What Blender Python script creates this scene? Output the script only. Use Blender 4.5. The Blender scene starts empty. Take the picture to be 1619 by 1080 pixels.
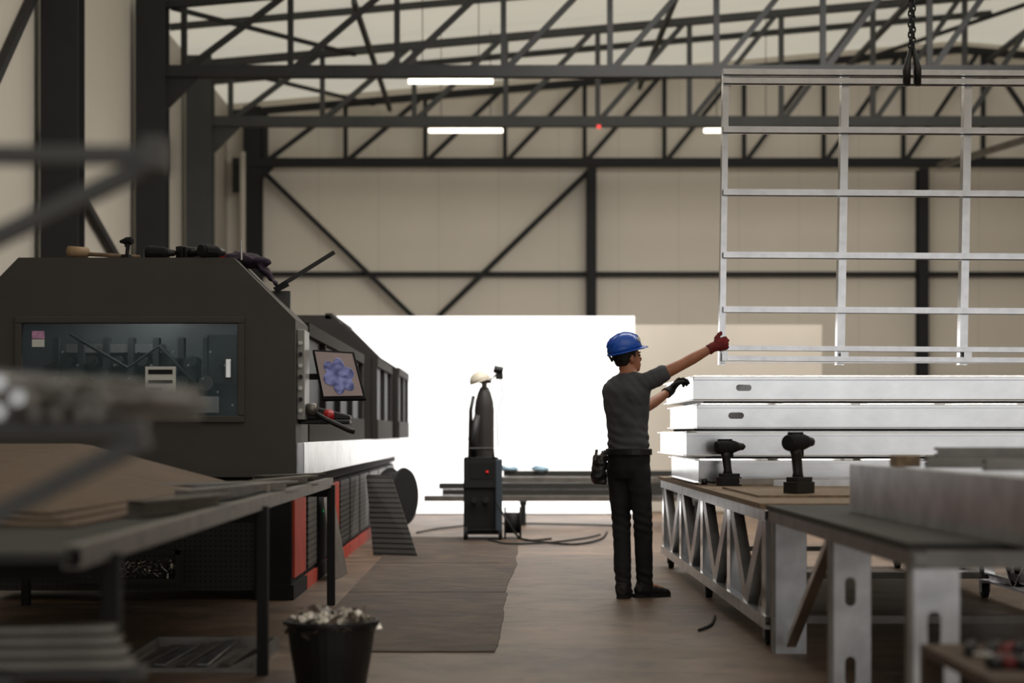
import bpy, math, random
from mathutils import Vector, Matrix, noise
random.seed(7)
V=Vector
scene=bpy.context.scene
try: scene.view_settings.view_transform='Standard'
except Exception: pass

# ---------------------------------------------------------------- materials
def lin(c):
    c=c/255.0
    return c/12.92 if c<=0.04045 else ((c+0.055)/1.055)**2.4
def L3(c): return tuple(lin(x) for x in c)
def M(name,col,rough=.5,metal=0.,var=.15,scale=4.,bump=0.,emis=0.,detail=4,stretch=(1,1,1),alpha=1.,trans=0.,spec=.5):
    m=bpy.data.materials.new(name); m.use_nodes=True
    nt=m.node_tree; N=nt.nodes; K=nt.links
    b=N['Principled BSDF']
    c=L3(col)
    tc=N.new('ShaderNodeTexCoord'); mp=N.new('ShaderNodeMapping'); mp.inputs['Scale'].default_value=stretch
    K.new(tc.outputs['Object'],mp.inputs['Vector'])
    no=N.new('ShaderNodeTexNoise'); no.inputs['Scale'].default_value=scale; no.inputs['Detail'].default_value=detail
    K.new(mp.outputs[0],no.inputs['Vector'])
    mr=N.new('ShaderNodeMapRange'); mr.inputs[1].default_value=.3; mr.inputs[2].default_value=.7
    K.new(no.outputs[0],mr.inputs[0])
    mx=N.new('ShaderNodeMixRGB'); mx.inputs[1].default_value=(*[x*(1-var) for x in c],1); mx.inputs[2].default_value=(*[min(1,x*(1+var)) for x in c],1)
    K.new(mr.outputs[0],mx.inputs[0]); K.new(mx.outputs[0],b.inputs['Base Color'])
    b.inputs['Roughness'].default_value=rough; b.inputs['Metallic'].default_value=metal
    b.inputs['Specular IOR Level'].default_value=spec
    if bump:
        bp=N.new('ShaderNodeBump'); bp.inputs['Strength'].default_value=bump; bp.inputs['Distance'].default_value=.02
        K.new(no.outputs[0],bp.inputs['Height']); K.new(bp.outputs[0],b.inputs['Normal'])
    if emis:
        b.inputs['Emission Color'].default_value=(*c,1); b.inputs['Emission Strength'].default_value=emis
    b.inputs['Alpha'].default_value=alpha
    b.inputs['Transmission Weight'].default_value=trans
    return m
def stain(m,scale,lo,hi,tint,width=None):
    nt=m.node_tree;N=nt.nodes;K=nt.links;b=N['Principled BSDF']
    src=b.inputs['Base Color'].links[0].from_socket
    g=N.new('ShaderNodeNewGeometry')
    no=N.new('ShaderNodeTexNoise'); no.inputs['Scale'].default_value=scale; no.inputs['Detail'].default_value=9; no.inputs['Roughness'].default_value=.65; no.inputs['Distortion'].default_value=.6
    K.new(g.outputs['Position'],no.inputs['Vector'])
    mr=N.new('ShaderNodeMapRange'); mr.inputs[1].default_value=lo; mr.inputs[2].default_value=hi; K.new(no.outputs[0],mr.inputs[0])
    mx=N.new('ShaderNodeMixRGB'); mx.blend_type='MULTIPLY'; mx.inputs[2].default_value=(*tint,1)
    K.new(mr.outputs[0],mx.inputs[0]); K.new(src,mx.inputs[1]); K.new(mx.outputs[0],b.inputs['Base Color'])
def seam(m,masks,dark):
    nt=m.node_tree;N=nt.nodes;K=nt.links;b=N['Principled BSDF']
    src=b.inputs['Base Color'].links[0].from_socket
    g=N.new('ShaderNodeNewGeometry'); s=N.new('ShaderNodeSeparateXYZ'); K.new(g.outputs['Position'],s.inputs[0])
    mk_=None
    for ax,per,w in masks:
        d=N.new('ShaderNodeMath'); d.operation='DIVIDE'; d.inputs[1].default_value=per; K.new(s.outputs[ax],d.inputs[0])
        f=N.new('ShaderNodeMath'); f.operation='FRACT'; K.new(d.outputs[0],f.inputs[0])
        l=N.new('ShaderNodeMath'); l.operation='LESS_THAN'; l.inputs[1].default_value=w/per; K.new(f.outputs[0],l.inputs[0])
        if mk_ is None: mk_=l.outputs[0]
        else:
            a=N.new('ShaderNodeMath'); a.operation='MAXIMUM'; K.new(mk_,a.inputs[0]); K.new(l.outputs[0],a.inputs[1]); mk_=a.outputs[0]
    mx=N.new('ShaderNodeMixRGB'); mx.blend_type='MULTIPLY'; mx.inputs[2].default_value=(dark,dark,dark,1)
    K.new(mk_,mx.inputs[0]); K.new(src,mx.inputs[1]); K.new(mx.outputs[0],b.inputs['Base Color'])
    return m
def dotmat(name,col,period,axes,r=.25,dark=(4,4,4),rough=.5):
    m=M(name,col,rough,.2,.1,6)
    nt=m.node_tree;N=nt.nodes;K=nt.links;b=N['Principled BSDF']
    src=b.inputs['Base Color'].links[0].from_socket
    g=N.new('ShaderNodeNewGeometry'); s=N.new('ShaderNodeSeparateXYZ'); K.new(g.outputs['Position'],s.inputs[0])
    outs=[]
    for ax in axes:
        d=N.new('ShaderNodeMath'); d.operation='DIVIDE'; d.inputs[1].default_value=period; K.new(s.outputs[ax],d.inputs[0])
        f=N.new('ShaderNodeMath'); f.operation='FRACT'; K.new(d.outputs[0],f.inputs[0])
        q=N.new('ShaderNodeMath'); q.operation='SUBTRACT'; q.inputs[1].default_value=.5; K.new(f.outputs[0],q.inputs[0])
        p=N.new('ShaderNodeMath'); p.operation='MULTIPLY'; K.new(q.outputs[0],p.inputs[0]); K.new(q.outputs[0],p.inputs[1])
        outs.append(p.outputs[0])
    if len(outs)==2:
        a=N.new('ShaderNodeMath'); K.new(outs[0],a.inputs[0]); K.new(outs[1],a.inputs[1]); o=a.outputs[0]
    else: o=outs[0]
    l=N.new('ShaderNodeMath'); l.operation='LESS_THAN'; l.inputs[1].default_value=r*r; K.new(o,l.inputs[0])
    mx=N.new('ShaderNodeMixRGB'); mx.inputs[2].default_value=(*L3(dark),1)
    K.new(l.outputs[0],mx.inputs[0]); K.new(src,mx.inputs[1]); K.new(mx.outputs[0],b.inputs['Base Color'])
    return m

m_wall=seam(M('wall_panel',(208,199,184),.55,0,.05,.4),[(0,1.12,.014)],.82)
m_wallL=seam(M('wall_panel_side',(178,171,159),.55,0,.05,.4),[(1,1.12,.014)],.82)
m_ceil=seam(M('roof_sheet_glow',(230,226,210),.6,0,.06,.5,emis=.48),[(1,.5,.03)],.85)  # emission stands in for daylight coming through the roof
m_steel=M('painted_steel_dark',(30,30,30),.65,.0,.1,3,spec=.25)
m_steel2=M('painted_steel_grey',(58,58,56),.65,.0,.1,3,spec=.25)
m_galv=M('galvanised',(200,200,201),.28,.95,.2,7,.06)
m_galv2=M('galvanised_bright',(228,229,231),.16,.97,.08,3,.05)
m_galvd=M('galvanised_dull',(128,124,119),.42,.85,.22,7,.05)
m_frame=M('galvanised_frame',(212,212,214),.22,.97,.08,14,.03)
m_white=M('white_sheet_glow',(250,250,250),.6,0,.01,1,emis=1.25)  # emission imitates the strong light on the white partition
m_cream=M('cream_board',(170,162,150),.7,0,.05,1)
m_mach=M('machine_paint',(70,66,62),.55,.0,.07,3,.01,spec=.35)
m_mach2=M('machine_paint_dark',(52,49,47),.75,.0,.07,3,.01,spec=.2)
m_machd=M('machine_dark',(34,34,35),.75,.0,.1,3,spec=.15)
m_black=M('black_plastic',(18,18,19),.45,0,.2,8)
m_rubber=M('rubber',(14,14,14),.8,0,.2,8)
m_perf=dotmat('perforated_panel',(44,43,43),.034,(0,2),.2,(8,8,8))
m_perfs=dotmat('louvered_panel',(76,74,71),.045,(2,),.16,(25,25,25))
m_red=M('red_paint',(172,56,36),.55,0,.15,5)
m_redg=M('red_button',(180,20,24),.35,0,.1,5)
m_reddk=M('dark_red_handle',(96,30,28),.6,0,.2,5)
m_glass=M('machine_glass',(74,94,102),.1,.0,.35,3,alpha=.3)
m_pane=M('dark_pane',(40,48,54),.5,.0,.3,2,spec=.3)
m_whitep=M('white_plastic',(215,215,210),.4,0,.05,5)
m_knob=M('grey_panel',(150,148,144),.4,0,.05,5)
m_pink=M('warning_sticker',(205,150,190),.5,0,.3,40)
m_wood=M('chipboard',(124,104,82),.75,0,.3,22,.1,detail=8)
m_brown=M('brown_board',(98,80,64),.75,0,.35,3,.2,stretch=(1,14,1))
m_floor=M('floor',(112,90,72),.5,0,.28,3,.35,detail=12)
stain(m_floor,.5,.45,.6,(.55,.53,.51)); stain(m_floor,3.5,.5,.64,(.58,.56,.54))
m_mat=M('floor_mat',(74,58,46),.75,0,.4,5,.6,detail=12)
stain(m_mat,1.6,.45,.62,(.58,.56,.54))
m_blue=M('helmet_blue',(24,84,190),.22,0,.04,5)
m_skin=M('skin',(170,112,84),.5,0,.08,18)
m_shirt=M('shirt_grey',(70,71,76),.85,0,.12,9,.15)
m_pants=M('trousers_black',(17,17,19),.85,0,.25,9,.2)
m_hair=M('hair_black',(14,11,10),.6,0,.3,40,.4)
m_glred=M('glove_red',(116,24,26),.75,0,.35,25,.3)
m_glblk=M('glove_black',(24,22,23),.8,0,.3,25,.3)
m_shoe=M('shoe_dark',(24,20,19),.7,0,.15,20,.2)
m_sole=M('shoe_sole',(16,15,15),.8)
m_tube=M('tube_light',(255,244,225),.5,0,0,1,emis=5)
m_bluew=M('welder_blue',(60,70,80),.45,.1,.1,5)
m_rack=M('rack_grey',(80,80,79),.5,.2,.12,5)
m_led=M('green_led',(30,230,120),.4,emis=3)
m_redled=M('red_led',(220,30,24),.4,emis=1.0)
m_cyl=M('gas_cylinder',(58,54,53),.45,.2,.15,5)
m_tan=M('leather_tan',(160,132,100),.7,0,.15,9)
m_hatw=M('hat_cream',(225,216,198),.4,0,.05,9)
m_purple=M('purple_cloth',(48,36,52),.9,0,.3,14,.3)
m_bluecl=M('blue_film',(140,170,190),.6,0,.25,7)
m_chips=M('metal_chips',(175,168,160),.3,.95,.5,30,.1)

def screenmat():
    m=M('screen_picture',(150,140,146),.3)
    nt=m.node_tree;N=nt.nodes;K=nt.links;b=N['Principled BSDF']
    r=N.new('ShaderNodeValToRGB'); r.color_ramp.elements[0].color=(*L3((56,62,110)),1); r.color_ramp.elements[1].color=(*L3((120,124,175)),1)
    tc=N.new('ShaderNodeTexCoord')
    no=N.new('ShaderNodeTexNoise'); no.inputs['Scale'].default_value=10; no.inputs['Detail'].default_value=0; no.inputs['Distortion'].default_value=1.5
    K.new(tc.outputs['Object'],no.inputs['Vector'])
    mr=N.new('ShaderNodeMapRange'); mr.inputs[1].default_value=.35; mr.inputs[2].default_value=.65; K.new(no.outputs[0],mr.inputs[0]); K.new(mr.outputs[0],r.inputs[0])
    K.new(r.outputs[0],b.inputs['Base Color']); K.new(r.outputs[0],b.inputs['Emission Color']); b.inputs['Emission Strength'].default_value=.25
    return m
m_swirl=screenmat()
m_screen=M('screen_background',(134,118,116),.3,0,.12,4,emis=.2)

# ---------------------------------------------------------------- builders
W={}
def wloc(o): return W.get(o.name,V((0,0,0)))
def tag(o,label=None,category=None,group=None,kind=None):
    if label:o['label']=label
    if category:o['category']=category
    if group:o['group']=group
    if kind:o['kind']=kind
def place(me,name,parent=None,label=None,category=None,group=None,kind=None,base=False):
    xs=[v.co for v in me.vertices]
    mn=V([min(c[i] for c in xs) for i in range(3)]); mxx=V([max(c[i] for c in xs) for i in range(3)])
    c=(mn+mxx)/2
    if base:c.z=mn.z
    me.transform(Matrix.Translation(-c))
    o=bpy.data.objects.new(name,me); scene.collection.objects.link(o)
    if parent: o.parent=parent; o.location=c-wloc(parent)
    else: o.location=c
    W[o.name]=c
    tag(o,label,category,group,kind)
    return o
def thing(name,loc,label,category,group=None):
    e=bpy.data.objects.new(name,None); e.empty_display_size=.1; scene.collection.objects.link(e); e.location=loc; W[e.name]=V(loc); tag(e,label,category,group); return e
class B:
    def __init__(s): s.v=[];s.f=[];s.m=[]
    def add(s,vs,fs,m=0):
        n=len(s.v); s.v+= [tuple(x) for x in vs]; s.f+=[[i+n for i in f] for f in fs]; s.m+=[m]*len(fs); return s
    def box(s,x0,x1,y0,y1,z0,z1,m=0):
        vs=[(x,y,z) for z in(z0,z1) for y in(y0,y1) for x in(x0,x1)]
        return s.add(vs,[[0,2,3,1],[4,5,7,6],[0,1,5,4],[2,6,7,3],[0,4,6,2],[1,3,7,5]],m)
    def beam(s,p0,p1,w,h,up=(0,0,1),m=0):
        p0=V(p0);p1=V(p1);d=(p1-p0).normalized();u=V(up)
        if abs(d.dot(u))>.98:u=V((0,1,0)) if abs(d.y)<.9 else V((1,0,0))
        sd=d.cross(u).normalized();u=sd.cross(d).normalized()
        vs=[]
        for p in(p0,p1):
            for a,b in((-1,-1),(1,-1),(1,1),(-1,1)): vs.append(p+sd*a*w/2+u*b*h/2)
        return s.add(vs,[[0,3,2,1],[4,5,6,7],[0,1,5,4],[1,2,6,5],[2,3,7,6],[3,0,4,7]],m)
    def chan(s,p0,p1,web,fl,webdir,fldir,t=.004,lip=.012,m=0):
        p0=V(p0);p1=V(p1);w=V(webdir).normalized();f=V(fldir).normalized()
        def slab(a,b,da,db):
            vs=[]
            for p in(p0,p1):
                for q in((a[0],a[1]),(b[0],a[1]),(b[0],b[1]),(a[0],b[1])): vs.append(p+w*q[0]+f*q[1])
            s.add(vs,[[0,3,2,1],[4,5,6,7],[0,1,5,4],[1,2,6,5],[2,3,7,6],[3,0,4,7]],m)
        h=web/2
        slab((-h,0),(h,t),0,0); slab((-h,t),(-h+t,fl),0,0); slab((h-t,t),(h,fl),0,0)
        if lip: slab((-h+t,fl-t),(-h+lip,fl),0,0); slab((h-lip,fl-t),(h-t,fl),0,0)
        return s
    def loft(s,rings,n=20,m=0):
        vs=[];fs=[]
        for c,a,b in rings:
            c=V(c);a=V(a);b=V(b)
            for i in range(n):
                t=2*math.pi*i/n; vs.append(c+a*math.cos(t)+b*math.sin(t))
        for r in range(len(rings)-1):
            for i in range(n):
                j=(i+1)%n; fs.append([r*n+i,r*n+j,(r+1)*n+j,(r+1)*n+i])
        fs.append(list(range(n))[::-1]); k=(len(rings)-1)*n; fs.append([k+i for i in range(n)])
        return s.add(vs,fs,m)
    def tube(s,pts,rad,n=12,m=0,flat=None):
        pts=[V(p) for p in pts]
        if not hasattr(rad,'__len__'): rad=[rad]*len(pts)
        rings=[];pu=None
        for i,p in enumerate(pts):
            d=(pts[min(i+1,len(pts)-1)]-pts[max(i-1,0)]).normalized()
            if pu is None: pu=V((0,0,1)) if abs(d.z)<.9 else V((0,1,0))
            sd=d.cross(pu).normalized();u=sd.cross(d).normalized();pu=u
            rings.append((p,sd*rad[i],u*rad[i]))
        return s.loft(rings,n,m)
    def cap(s,pts,rad,n=12,m=0):
        pts=[V(p) for p in pts]
        a=(pts[0]-pts[1]).normalized();b=(pts[-1]-pts[-2]).normalized()
        P=[pts[0]+a*rad[0]*.9,pts[0]+a*rad[0]*.6]+pts+[pts[-1]+b*rad[-1]*.6,pts[-1]+b*rad[-1]*.9]
        R=[rad[0]*.35,rad[0]*.8]+list(rad)+[rad[-1]*.8,rad[-1]*.35]
        return s.tube(P,R,n,m)
    def cyl(s,p0,p1,r0,r1=None,n=20,m=0): return s.tube([p0,p1],[r0,r0 if r1 is None else r1],n,m)
    def ell(s,c,ax,ay,az,n=16,k=10,m=0):
        c=V(c);ax=V(ax);ay=V(ay);az=V(az);rings=[]
        for i in range(k+1):
            t=math.pi*(i+.15)/(k+.3); rings.append((c-az*math.cos(t),ax*math.sin(t),ay*math.sin(t)))
        return s.loft(rings,n,m)
    def prism(s,poly,axis,a0,a1,m=0):
        def mk(p,a):
            return (p[0],a,p[1]) if axis=='y' else ((a,p[0],p[1]) if axis=='x' else (p[0],p[1],a))
        n=len(poly);vs=[mk(p,a0) for p in poly]+[mk(p,a1) for p in poly]
        fs=[list(range(n)),[n+i for i in range(n)][::-1]]+[[i,n+i,n+(i+1)%n,(i+1)%n] for i in range(n)]
        return s.add(vs,fs,m)
    def slab(s,q,t,m=0):
        q=[V(p) for p in q]; nr=(q[1]-q[0]).cross(q[3]-q[0]).normalized()*t
        return s.add(q+[p+nr for p in q],[[0,1,2,3],[7,6,5,4],[0,4,5,1],[1,5,6,2],[2,6,7,3],[3,7,4,0]],m)
    def sheet(s,fn,nu,nv,t,m=0):
        vs=[];fs=[]
        for k in(0,1):
            for i in range(nu+1):
                for j in range(nv+1):
                    p=V(fn(i/nu,j/nv)); p.z-=t*k; vs.append(p)
        o=(nu+1)*(nv+1);w=nv+1
        for i in range(nu):
            for j in range(nv):
                a=i*w+j; fs.append([a,a+1,a+w+1,a+w]); fs.append([o+a,o+a+w,o+a+w+1,o+a+1])
        for i in range(nu):
            for j in(0,nv):
                a=i*w+j; fs.append([a,a+w,o+a+w,o+a])
        for j in range(nv):
            for i in(0,nu):
                a=i*w+j; fs.append([a,a+1,o+a+1,o+a])
        return s.add(vs,fs,m)
    def mesh(s,mats,smooth=False):
        me=bpy.data.meshes.new('m'); me.from_pydata(s.v,[],s.f); 
        for a in (mats if isinstance(mats,(list,tuple)) else [mats]): me.materials.append(a)
        for p,mi in zip(me.polygons,s.m): p.material_index=mi; p.use_smooth=smooth
        import bmesh
        bm=bmesh.new(); bm.from_mesh(me); bmesh.ops.recalc_face_normals(bm,faces=bm.faces); bm.to_mesh(me); bm.free()
        me.update(); return me
    def obj(s,name,mats,parent=None,smooth=False,bevel=0,**k):
        o=place(s.mesh(mats,smooth),name,parent,**k)
        if bevel:
            b=o.modifiers.new('bevel','BEVEL'); b.width=bevel; b.segments=2; b.limit_method='ANGLE'
        return o
    def remesh(s,name,mat,vox,parent=None,smooth_it=4,disp=0,dscale=8,sub=False,folds=None,**k):
        me=s.mesh(mat); o=bpy.data.objects.new('tmp',me); scene.collection.objects.link(o)
        r=o.modifiers.new('r','REMESH'); r.mode='VOXEL'; r.voxel_size=vox
        sm=o.modifiers.new('s','SMOOTH'); sm.iterations=smooth_it; sm.factor=.5
        dg=bpy.context.evaluated_depsgraph_get(); dg.update()
        nm=bpy.data.meshes.new_from_object(o.evaluated_get(dg)); bpy.data.objects.remove(o)
        nm.materials.clear(); nm.materials.append(mat)
        if disp:
            nr=[v.normal.copy() for v in nm.vertices]
            for v,n_ in zip(nm.vertices,nr):
                p=v.co*dscale; q=V((p.x,p.y,p.z*1.6)); dv=disp*(noise.noise(q)+.5*noise.noise(q*2.1))
                if folds: dv+=folds(v.co)
                v.co+=n_*dv
        for p in nm.polygons:p.use_smooth=True; p.material_index=0
        return place(nm,name,parent,**k)
def rrect(w,h,r=None,n=6):
    r=r or min(w,h)/2-1e-4; pts=[]
    for cx,cy,a0 in((w/2-r,h/2-r,0),(-w/2+r,h/2-r,90),(-w/2+r,-h/2+r,180),(w/2-r,-h/2+r,270)):
        for i in range(n+1):
            a=math.radians(a0+90*i/n); pts.append((cx+r*math.cos(a),cy+r*math.sin(a)))
    return pts
def plate(name,outline,holes,t,origin,ux,uy,mat,parent=None,**k):
    cu=bpy.data.curves.new('c','CURVE'); cu.dimensions='2D'; cu.fill_mode='BOTH'; cu.extrude=t/2
    for poly in [outline]+holes:
        sp=cu.splines.new('POLY'); sp.points.add(len(poly)-1); sp.use_cyclic_u=True
        for i,p in enumerate(poly): sp.points[i].co=(p[0],p[1],0,1)
    o=bpy.data.objects.new('tmpc',cu); scene.collection.objects.link(o)
    dg=bpy.context.evaluated_depsgraph_get(); dg.update()
    me=bpy.data.meshes.new_from_object(o.evaluated_get(dg)); bpy.data.objects.remove(o)
    ux=V(ux);uy=V(uy);uz=ux.cross(uy)
    mt=Matrix.Translation(V(origin))@Matrix((ux,uy,uz)).transposed().to_4x4()
    me.transform(mt); me.materials.clear(); me.materials.append(mat)
    return place(me,name,parent,**k)

# ---------------------------------------------------------------- room shell
XL,XR,YB,Y0=-5.06,11.2,35.4,-3.
def zroof(x): return 7.30+.088*(x+4.3) if x<8.5 else 7.30+.088*12.8-.088*(x-8.5)
B().box(XL-3,XR+3,Y0-8,YB+1,-.2,0).obj('floor',m_floor,kind='structure',label='brown stained concrete workshop floor')
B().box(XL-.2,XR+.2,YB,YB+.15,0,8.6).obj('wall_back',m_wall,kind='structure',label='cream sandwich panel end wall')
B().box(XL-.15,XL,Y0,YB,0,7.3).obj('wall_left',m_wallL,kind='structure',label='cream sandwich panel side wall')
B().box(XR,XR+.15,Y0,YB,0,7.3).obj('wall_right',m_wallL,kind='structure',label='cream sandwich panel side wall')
plate('wall_front',[(XL-.2,0),(-4.0,0),(-4.0,4.6),(9.5,4.6),(9.5,0),(XR+.2,0),(XR+.2,8.5),(XL-.2,8.5)],[],.15,(0,Y0-.1,0),(1,0,0),(0,0,1),m_wall,kind='structure',label='unseen cream panel wall, doorway shaped for reflections in steel')  # unseen wall behind the camera, opening shaped for what the steel reflects
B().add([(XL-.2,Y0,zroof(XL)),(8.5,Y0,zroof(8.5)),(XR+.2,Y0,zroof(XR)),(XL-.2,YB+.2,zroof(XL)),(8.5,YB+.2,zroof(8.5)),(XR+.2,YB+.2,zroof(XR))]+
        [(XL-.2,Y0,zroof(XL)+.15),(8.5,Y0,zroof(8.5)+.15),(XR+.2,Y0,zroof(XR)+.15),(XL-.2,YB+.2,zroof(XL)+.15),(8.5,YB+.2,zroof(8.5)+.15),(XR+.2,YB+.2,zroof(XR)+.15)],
        [[0,1,4,3],[1,2,5,4],[6,9,10,7],[7,10,11,8],[0,6,7,1],[1,7,8,2],[3,4,10,9],[4,5,11,10],[0,3,9,6],[2,8,11,5]]).obj('ceiling',m_ceil,kind='structure',label='pale corrugated sheet roof with daylight put in as emission')
def column(x0,x1,y,z1,mat,label):
    t=thing('steel_column',((x0+x1)/2,y,0),label,'column','steel columns of the hall')
    w=x1-x0;xc=(x0+x1)/2
    B().box(x0,x1,y-.17,y-.145,0.02,z1).box(x0,x1,y+.145,y+.17,0.02,z1).box(xc-.02,xc+.02,y-.145,y+.145,0.02,z1).obj('column_shaft',mat,t)
    B().box(x0-.05,x1+.05,y-.22,y+.22,0,.02).obj('base_plate',mat,t)
    return t
for y,mt in((15.5,m_steel),(20.8,m_steel),(26.2,m_steel),(30.4,m_steel2)):
    column(-4.98,-4.57,y,zroof(-5)-.1,mt,'tall dark steel I-section column against the panel wall')
column(-4.70,-4.37,35.1,zroof(-5)-.1,m_steel,'tall dark steel I-section column against the panel wall')
for x in(1.72,7.85): column(x-.09,x+.09,35.15,6.0,m_steel,'slim dark steel column on the cream end wall')
for y in(20.8,26.2,30.4,35.1): column(10.7,11.1,y,zroof(11)-.1,m_steel,'tall dark steel I-section column against the panel wall')
def truss(y,mat,sp=1.47,ch=.16):
    t=thing('roof_truss',(3,y,6.0),'long steel lattice roof truss with diagonal web members','roof truss','roof trusses')
    zt=lambda x: zroof(x)-.24
    B().box(-4.9,10.9,y-.09,y+.09,6.02,6.02+ch).obj('bottom_chord',mat,t)
    B().beam((-4.9,y,zt(-4.9)),(8.5,y,zt(8.5)),.12,.12).beam((8.5,y,zt(8.5)),(10.9,y,zt(10.9)),.12,.12).obj('top_chord',mat,t)
    x=-4.34+ (0 if y<30 else .05); 
    while x<10.8:
        B().beam((x,y,6.15),(x,y,zt(x)),.08,.08).obj('vertical_post',mat,t)
        x2=x+sp*.93
        if x2<10.8:
            if x<7.6: B().beam((x+.06,y,6.16),(x2,y,zt(x2)-.04),.08,.08).obj('diagonal_brace',mat,t)
            else: B().beam((x+.06,y,zt(x)-.04),(x2,y,6.16),.08,.08).obj('diagonal_brace',mat,t)
        x+=sp
    B().prism([(-4.9,6.15),(-4.9,5.55),(-4.6,5.55),(-4.1,6.05),(-4.1,6.15)],'y',y-.04,y+.04).obj('gusset_plate',mat,t)
for y,mt in((26.2,m_steel),(30.4,m_steel2),(35.0,m_steel)): truss(y,mt)
for y in(28.3,32.7):
    B().beam((-4.9,y,zroof(-4.9)-.08),(8.5,y,zroof(8.5)-.08),.06,.1).obj('roof_purlin',m_steel2,label='grey steel purlin running under the roof sheets',category='roof beam',group='roof purlins')
for (xa,ya,xb,yb) in((-4.5,26.2,-2.3,30.4),(-4.5,30.4,-2.3,35),(8.8,26.2,6.6,30.4),(8.8,30.4,6.6,35)):
    B().beam((xa,ya,zroof(xa)-.3),(xb,yb,zroof(xb)-.3),.06,.06).obj('bracing_rod',m_steel,label='slanting grey roof brace spanning two trusses',category='roof brace',group='roof bracing')
for x in(-2.0,2.6,6.4,9.0):
    B().beam((x,26.2,zroof(x)-.42),(x,35,zroof(x)-.42),.07,.09).obj('tie_beam',m_steel2,label='steel tie beam linking the trusses under the roof',category='roof beam',group='tie beams')
B().box(-4.6,10.9,35.22,35.38,4.03,4.11).obj('wall_girt',m_steel,label='dark horizontal steel rail across the end wall',category='wall rail')
B().box(-4.6,10.9,35.22,35.38,2.0,2.08).obj('wall_girt',m_steel,label='dark horizontal steel rail low on the end wall',category='wall rail')
B().beam((-4.35,35.15,5.95),(-1.36,35.15,3.05),.09,.12,up=(0,1,0)).obj('wall_brace',m_steel,label='dark diagonal steel brace on the end wall',category='wall brace',group='wall braces')
B().beam((1.66,35.15,5.95),(-1.34,35.15,3.05),.09,.12,up=(0,1,0)).obj('wall_brace',m_steel,label='dark diagonal steel brace on the end wall',category='wall brace',group='wall braces')
B().beam((-1.35,35.15,3.05),(-1.35,35.15,0),.1,.1).obj('wall_post',m_steel,label='dark steel post below the brace joint',category='wall post')
for (ya,za,yb,zb) in((15.7,2.2,20.5,5.9),(21.,4.4,26.,3.1)):
    B().beam((-4.99,ya,za),(-4.99,yb,zb),.07,.1).obj('wall_brace',m_steel,label='dark diagonal brace on the side wall',category='wall brace',group='wall braces')
B().cyl((-4.45,33.0,0),(-4.45,33.0,6.0),.05).obj('downpipe',m_cream,smooth=True,label='cream vertical pipe beside the corner column',category='pipe')
B().beam((7.9,34,5.9),(9.6,28,6.0),.1,.1).obj('cable_tray',m_galvd,label='long pale cable tray under the trusses',category='cable tray')
for (x,y,z) in((-.68,27.0,6.115),(-.53,30.8,6.02),(3.94,30.8,6.02)):
    t=thing('tube_light',(x,y,z+.1),'glowing white fluorescent tube lamp under a truss','ceiling lamp','fluorescent lamps')
    B().box(x-.6,x+.6,y-.05,y+.05,z+.03,z+.055).obj('lamp_housing',m_whitep,t)
    B().cyl((x-.6,y,z),(x+.6,y,z),.032).obj('lamp_tube',m_tube,t,smooth=True)
    for dx in(-.4,.4): B().cyl((x+dx,y,z+.055),(x+dx,y,zroof(x+dx)-.02),.006,n=6).obj('suspension_wire',m_steel,t)
B().box(1.57,1.63,30.22,30.28,5.97,6.02).obj('alarm_light',m_redled,label='small red indicator light under the truss',category='light')

t=thing('white_partition',(-.4,25.8,0),'tall white partition sheet with added glow standing in the hall','partition')
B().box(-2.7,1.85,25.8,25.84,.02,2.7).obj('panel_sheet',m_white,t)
for x in(-2.6,-.4,1.75): B().box(x-.25 if x>0 else x,x if x>0 else x+.25,25.85,26.3,0,.02).box(x-.03,x+.03,25.85,25.9,.02,2.6).obj('support_foot',m_steel2,t)
t=thing('board_partition',(3.2,26.4,0),'cream board partition beside the white sheet','partition')
B().box(1.7,4.5,26.4,26.44,.02,2.62).obj('panel_sheet',m_cream,t)
for x in(1.9,4.2): B().box(x,x+.25,26.45,26.9,0,.02).box(x+.1,x+.16,26.45,26.5,.02,2.5).obj('support_foot',m_steel2,t)

def mat_piece(pts,z):
    B().prism(pts,'z',0.001,z).obj('floor_mat',m_mat,label='worn dark brown sheet lying on the floor',category='floor mat',group='floor sheets')
def rag(x0,x1,y0,y1,x2=None):
    p=[];n=10; x2=x1 if x2 is None else x2
    for i in range(n): p.append((x0+(x1-x0)*i/n,y0+random.uniform(-.008,.008)))
    m=34
    for i in range(m):
        yy=y0+(y1-y0)*i/m
        p.append((x1+(x2-x1)*i/m+.025*noise.noise(V((0,yy*1.1,x0)))+.006*noise.noise(V((3,yy*5,0))),yy))
    for i in range(n): p.append((x2+(x0-x2)*i/n,y1+random.uniform(-.006,.006)))
    p.append((x0,y1)); return p
mat_piece(rag(-1.04,-.01,9.6,13.15,.06),.008); mat_piece(rag(-1.04,.04,13.18,16.1,.16),.008); mat_piece(rag(-1.04,.15,16.13,20.2,.22),.008)

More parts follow.
